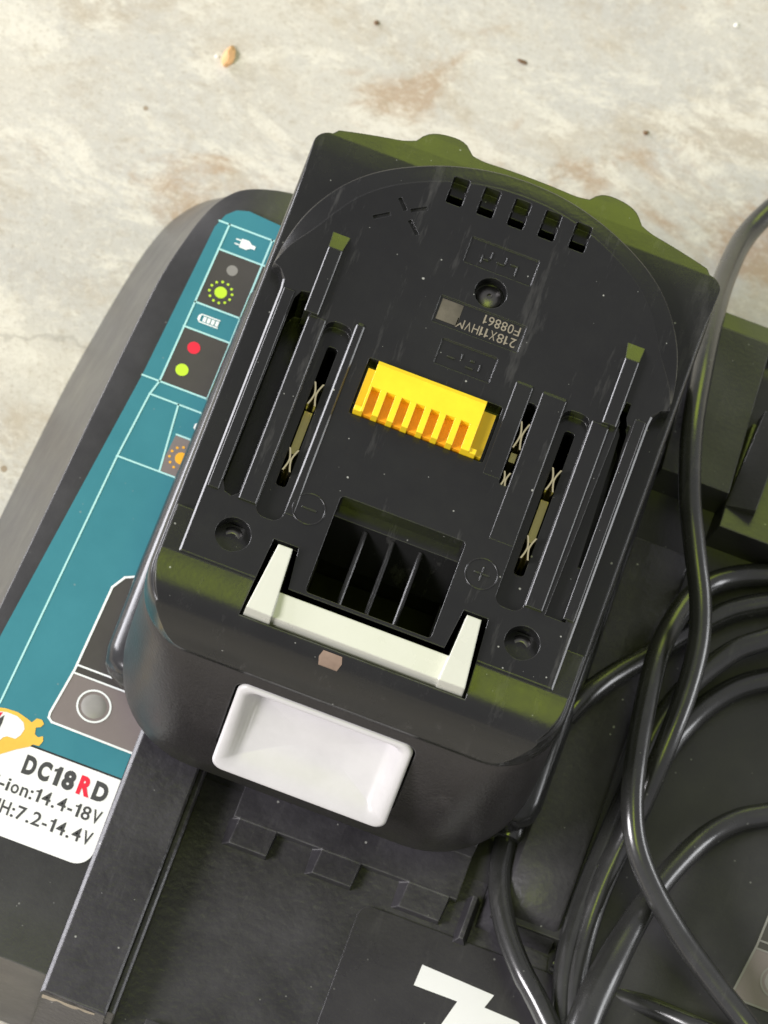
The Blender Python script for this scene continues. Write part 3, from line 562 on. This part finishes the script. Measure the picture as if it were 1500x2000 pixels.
# yellow signal connector
YC = MB(); YC.box(-14.9, 8.8, 29.35, 37.9, 54.2, 58.3); YO = YC.build('connector', 'ochre', BT)
y = MB(); T = 60.2
y.add([(-13.6, 34.0, 57), (6.5, 34.0, 57), (6.5, 39.3, 57), (-13.6, 39.3, 57), (-13.6, 34.0, T), (6.5, 34.0, T), (6.5, 38.4, T), (-13.6, 38.4, T), (6.5, 39.3, T - 0.7), (-13.6, 39.3, T - 0.7)],
      [(0, 3, 2, 1), (4, 5, 6, 7), (7, 6, 8, 9), (9, 8, 2, 3), (0, 1, 5, 4), (1, 2, 8, 6, 5), (3, 0, 4, 7, 9)])
edges = [-13.6]
for i in range(7): edges += [-13.15 + 2.75 * i, -13.15 + 2.75 * i + 1.6]
edges.append(6.5)
for i in range(0, len(edges), 2): y.box(edges[i], edges[i + 1], 29.0, 34.01, 57, T)
y.box(-14.8, -13.6, 29.0, 30.0, 57.2, T - 0.5); y.box(6.5, 7.7, 29.0, 30.0, 57.2, T - 0.5)
y.build('comb_block', 'yellow', YO, 20)
f_ = MB(); f_.box(-13.5, 6.4, 29.2, 34.05, 57, 58.5); f_.build('slot_floor', 'orange', YO)
# grille fins and slanted rear wall in the opening
for x in (-5.35, -0.3, 4.9):
    b = MB(); b.bar(x - 0.42, x + 0.42, -5.3, 10.8, 44, 53.6, 0.3); b.build('grille_fin', 'slide', BT)
b = MB(); b.hexa([(-11.6, 6.4, 45), (11.6, 6.4, 45), (11.6, 13.9, 45), (-11.6, 13.9, 45)], [(-11.6, 11.4, 54.0), (11.6, 11.4, 54.0), (11.6, 13.9, 54.0), (-11.6, 13.9, 54.0)]); b.build('grille_rear_wall', 'slide', BT)
# deep interior behind the slots
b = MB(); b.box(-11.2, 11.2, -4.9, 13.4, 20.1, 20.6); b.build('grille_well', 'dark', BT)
# white release latch
lt = MB()
for s in (-1, 1):
    bot = [(s * 20.2, -12.4), (s * 15.1, -12.5), (s * 15.6, 0.9), (s * 19.0, 0.9)]; top = [(s * 20.0, -12.0, 59.0), (s * 15.3, -12.1, 59.0), (s * 16.0, 0.5, 60.0), (s * 18.6, 0.5, 60.0)]
    lt.hexa([(x, y_, 49.6) for x, y_ in bot], top)
lt.hexa([(-15.8, -12.0, 49.6), (15.8, -12.0, 49.6), (15.8, -6.9, 49.6), (-15.8, -6.9, 49.6)], [(-15.8, -11.6, 57.6), (15.8, -11.6, 57.6), (15.8, -7.1, 58.3), (-15.8, -7.1, 58.3)])
lt.build('release_latch', 'latch', BT, 30)
# release button: scooped white rectangle on the sloping front
c0 = Vector((-0.4, -24.1, 33.0)); vx = Vector((1, 0, 0)); vy = Vector((0, 10.6, 16.4)); HV = vy.length / 2; vy.normalize(); vn = vx.cross(vy).normalized()
def bpt(u, v, h): p = c0 + vx * u + vy * v + vn * h; return (p.x, p.y, p.z)
HU = 16.2
def rr_pt(i, n, hu, hv, r):
    pts = rrect(-hu, hu, -hv, hv, r, 8); return pts[i % len(pts)]
base_pts = rrect(-HU, HU, -HV, HV, 2.0, 8); nb = len(base_pts)
def sst(a, b, x): t = max(0, min(1, (x - a) / (b - a))); return t * t * (3 - 2 * t)
def scoop(u, v):
    du = HU - abs(u); dv_top = HV - v; dv_bot = v + HV
    side = sst(1.0, 4.6, du); top_ = sst(0.9, 3.4, dv_top); bot = sst(0.4, 8.5, dv_bot)
    return -4.0 * side * top_ * bot
br = [[bpt(u * 0.985, v * 0.985, -9.0) for u, v in base_pts], [bpt(u, v, -1.2) for u, v in base_pts], [bpt(u, v, -0.5) for u, v in base_pts]]
for k in range(0, 27):
    s = 1 - k / 26.5; off = 0.5 if k else 0.35
    ring = []
    for u, v in base_pts:
        uu, vv = u * s, v * s
        if k == 0: uu, vv = u - math.copysign(0.25, u), v - math.copysign(0.25, v)
        ring.append(bpt(uu, vv, (-0.12 if k == 0 else 0) + scoop(uu, vv)))
    br.append(ring)
bt = MB(); bt.loft(br); bt.build('release_button', 'button', BT, 60)
pk = MB(); pq = rrect(-HU - 0.45, HU + 0.45, -HV - 0.3, HV + 0.4, 2.2, 8); pk.loft([[bpt(u, v, -7.5) for u, v in pq], [bpt(u, v, 9) for u, v in pq]])
ow = MB(); ow.box(-11.3, 11.3, -5.0, 13.6, 20, 70)
carve(LOW, [pk, ow]).build('lower_case', 'grain', BT, 50)
b = MB(); bb = rrect(-HU - 0.6, HU + 0.6, -HV - 0.3, HV + 0.5, 2.3, 8); b.loft([[bpt(u, v, -9.5) for u, v in bb], [bpt(u, v, -6.6) for u, v in bb]]); b.build('button_surround', 'dark', BT, 40)
# small tan patch laid on the front slope
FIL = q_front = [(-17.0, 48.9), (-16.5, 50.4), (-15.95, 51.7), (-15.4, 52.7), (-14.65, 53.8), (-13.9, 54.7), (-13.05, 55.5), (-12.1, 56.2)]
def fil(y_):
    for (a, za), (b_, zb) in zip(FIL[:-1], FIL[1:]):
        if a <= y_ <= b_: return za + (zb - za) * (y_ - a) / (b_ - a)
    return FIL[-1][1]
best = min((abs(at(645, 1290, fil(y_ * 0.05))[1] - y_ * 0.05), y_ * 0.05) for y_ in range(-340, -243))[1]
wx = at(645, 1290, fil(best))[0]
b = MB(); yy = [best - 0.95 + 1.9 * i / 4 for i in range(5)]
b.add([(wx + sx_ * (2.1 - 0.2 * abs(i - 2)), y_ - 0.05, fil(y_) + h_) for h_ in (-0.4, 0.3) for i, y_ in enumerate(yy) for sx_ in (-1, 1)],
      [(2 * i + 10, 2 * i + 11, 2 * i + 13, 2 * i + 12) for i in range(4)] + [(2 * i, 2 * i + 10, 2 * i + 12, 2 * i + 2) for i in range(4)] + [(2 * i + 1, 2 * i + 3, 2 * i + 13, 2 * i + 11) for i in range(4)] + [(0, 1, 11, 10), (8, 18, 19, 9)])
b.build('front_patch', 'tan_patch', BT, 30)
# screws in the recesses
for x in (-26.55, 26.55):
    s_ = MB(); n = 32
    s_.loft([[(x + r * math.cos(2 * math.pi * i / n), r * math.sin(2 * math.pi * i / n), z) for i in range(n)] for r, z in ((2.5, 54.6), (2.5, 55.3), (2.1, 55.9), (1.1, 56.2), (0.85, 56.1), (0.7, 55.2), (0.1, 55.0))])
    s_.build('screw', 'screw', BT, 40)
s_ = MB(); n = 28
s_.loft([[(0.4 + r * math.cos(2 * math.pi * i / n), 59.5 + r * math.sin(2 * math.pi * i / n), z) for i in range(n)] for r, z in ((2.3, 55.2), (2.2, 56.0), (1.4, 56.5), (0.5, 56.55), (0.4, 56.1))]); s_.build('screw', 'screw', BT, 40)
# moulded plus and minus rings, moulding marks, printed lot number
for x, sgn in ((-15.9, '-'), (15.9, '+')):
    t = MB(); t.torus(x, 9.3, 57.98, 2.85, 0.17); t.build('polarity_ring', 'slide', BT, 60)
    t = MB(); t.box(x - 1.4, x + 1.4, 9.15, 9.45, 57.9, 58.15)
    if sgn == '+': t.box(x - 0.15, x + 0.15, 7.9, 9.149, 57.9, 58.15); t.box(x - 0.15, x + 0.15, 9.451, 10.7, 57.9, 58.15)
    t.build('polarity_mark', 'slide', BT, 30)
text_part('lettering', '218X11HVM', -3.4, 7.6, 53.0, 57.76, 1.75, 'tan', BT, True, 0.0)
text_part('lettering', 'F08861', 0.9, 7.6, 55.4, 57.76, 1.75, 'tan', BT, True, 0.0)
b = MB(); b.flat([(-7.1, 51.4), (-3.2, 51.4), (-3.2, 55.5), (-7.1, 55.5)], 57.76); b.build('print_patch', plastic('faded_print', (0.075, 0.065, 0.05), 0.5, 3000, 0.1, 0.0, mott=0.75), BT, 0)
for (x, y_, w_, h_) in ((-3.2, 65.1, 0.25, 1.6), (-1.7, 66.3, 0.25, 1.5), (-2.4, 65.2, 1.1, 0.22), (0.2, 65.4, 1.5, 0.22), (1.0, 66.3, 0.25, 1.4), (2.6, 66.0, 1.5, 0.22), (3.2, 65.0, 0.25, 1.8), (-2.2, 45.4, 1.5, 0.22), (-0.4, 46.2, 0.25, 1.1), (1.4, 44.7, 1.5, 0.22), (1.6, 46.1, 0.9, 0.25), (3.1, 45.3, 0.25, 1.4)):
    b = MB(); b.box(x - w_ / 2, x + w_ / 2, y_ - h_ / 2, y_ + h_ / 2, 57.6, 57.95); b.build('moulded_mark', 'slide', BT, 30)

# ================================================================== POWER CORD
CD = empty('power_cord', (60, 0, DECK), 'black power cord looped in a loose coil over the right of the charger', 'cord')
def run(pts, r=2.1, rr=None): return tube('cord_run', [at(*p) for p in pts], r, 'cord', CD, rr=rr)
run([(1640, 330, -30), (1560, 372, -30.5), (1500, 415, -29), (1450, 470, -24), (1415, 545, -12), (1393, 620, 0), (1372, 720, 10), (1352, 840, 17), (1347, 960, 19), (1357, 1070, 18), (1368, 1170, 16), (1364, 1260, 15), (1338, 1360, 14), (1295, 1470, 12), (1253, 1570, 7), (1213, 1650, 3.5), (1172, 1740, 1.5), (1142, 1830, 0), (1122, 1930, 0), (1120, 2060, 0)])
run([(1640, 1128, -0.6), (1570, 1122, -0.6), (1500, 1122, -0.6), (1440, 1126, 0), (1385, 1142, 2), (1338, 1180, 6), (1290, 1265, 12), (1262, 1370, 15), (1243, 1480, 16), (1235, 1570, 15.5), (1243, 1650, 14), (1275, 1735, 11), (1330, 1830, 7), (1395, 1920, 4), (1450, 1990, 2), (1500, 2060, 1)])
run([(1580, 1170, -0.3), (1500, 1178, -0.3), (1420, 1196, -0.3), (1345, 1236, 0), (1270, 1280, 2), (1200, 1318, 4), (1140, 1362, 6), (1105, 1400, 5)])
run([(1580, 1215, 3), (1500, 1247, 4.4), (1440, 1268, 4.6), (1385, 1305, 4.6), (1335, 1350, 4.4), (1290, 1410, 3), (1255, 1480, 1.5), (1222, 1560, 0.5), (1180, 1660, 0), (1140, 1760, -0.2), (1112, 1850, -0.3), (1100, 1940, -0.4), (1102, 2060, -0.4)])
run([(1580, 1318, -0.2), (1500, 1326, -0.2), (1440, 1342, -0.2), (1385, 1374, 0), (1335, 1420, 0.5), (1295, 1475, 2), (1262, 1545, 2.5), (1225, 1620, 2), (1185, 1700, 2)])
run([(1600, 1570, -0.3), (1500, 1590, -0.3), (1440, 1602, 0), (1380, 1634, 1), (1325, 1685, 3), (1275, 1745, 5), (1225, 1825, 7), (1185, 1900, 9), (1150, 1975, 10), (1120, 2060, 10)], rr=lambda t: 2.15 + 1.0 * sst(0.5, 0.85, t))
run([(990, 1560, -4), (988, 1640, -3), (978, 1690, -2), (977, 1750, -1), (990, 1820, 0), (1018, 1895, 1), (1055, 1965, 1.5), (1100, 2060, 2)])
run([(1080, 1880, -5), (1190, 1938, -5), (1280, 1972, -3), (1370, 2010, -0.5), (1470, 2050, -0.4)], r=2.0)
sl_ = MB(); n = 20; c = Vector(at(988, 1638, -3)); sl_.loft([[(c.x + r * math.cos(2 * math.pi * i / n), c.y + dy, c.z + r * math.sin(2 * math.pi * i / n)) for i in range(n)] for r, dy in ((3.2, 9), (3.5, 2), (3.5, 0.4), (3.2, -0.4), (2.7, -0.6))])
sl_.build('strain_relief', 'cord', CD, 40)

# ================================================================== crumbs on the floor
def crumb(name, px, py, size, mat, label, cat, flat=0.5, seed=1):
    rnd = random.Random(seed); x, y_, z = at(px, py, FLOOR)
    bm = bmesh.new(); bmesh.ops.create_icosphere(bm, subdivisions=2, radius=1.0)
    for v in bm.verts:
        k = 1 + rnd.uniform(-0.22, 0.22); v.co = Vector((v.co.x * size[0] * k, v.co.y * size[1] * k, max(-0.35, v.co.z * k) * size[2] + 0.35 * size[2]))
    vs = [(v.co.x + x, v.co.y + y_, v.co.z + FLOOR) for v in bm.verts]; fs = [tuple(v.index for v in f.verts) for f in bm.faces]; bm.free()
    o = finish(name, vs, fs, mat, None, 20); o['label'] = label; o['category'] = cat
    # origin at the crumb's base
    base = Vector((x, y_, FLOOR)) * MM; o.data.transform(Matrix.Translation(-base)); o.location = base
    return o
wood = plastic('pale_wood', (0.72, 0.42, 0.20), 0.6, 1500, 0.5, 0, mott=0.3)
brown = plastic('brown_grit', (0.16, 0.095, 0.05), 0.7, 1500, 0.5, 0, mott=0.3)
chalk = plastic('white_grit', (0.82, 0.80, 0.75), 0.6, 1500, 0.3, 0)
crumb('wood_chip', 446, 114, (1.1, 2.4, 1.0), wood, 'small orange wood chip on the floor, upper left', 'wood chip', seed=3)
crumb('grit', 424, 111, (0.45, 0.35, 0.3), chalk, 'tiny white grain just left of the wood chip', 'grit', seed=5)
crumb('grit', 735, 45, (0.5, 0.55, 0.4), brown, 'small dark grain near the top edge, right of the wood chip', 'grit', seed=8)
crumb('grit', 1438, 50, (0.5, 0.5, 0.35), chalk, 'tiny white grain on the brown floor stain', 'grit', seed=9)
crumb('grit', 1261, 260, (0.55, 0.5, 0.35), brown, 'small brown grain on the floor above the right rear battery boss', 'grit', seed=11)
crumb('grit', 1020, 121, (1.0, 0.45, 0.3), brown, 'elongated reddish brown crumb on the floor above the battery vents', 'grit', seed=12)
crumb('grit', 1073, 366, (0.4, 0.45, 0.3), wood, 'tiny orange grain beside the arched back edge of the battery', 'grit', seed=13)
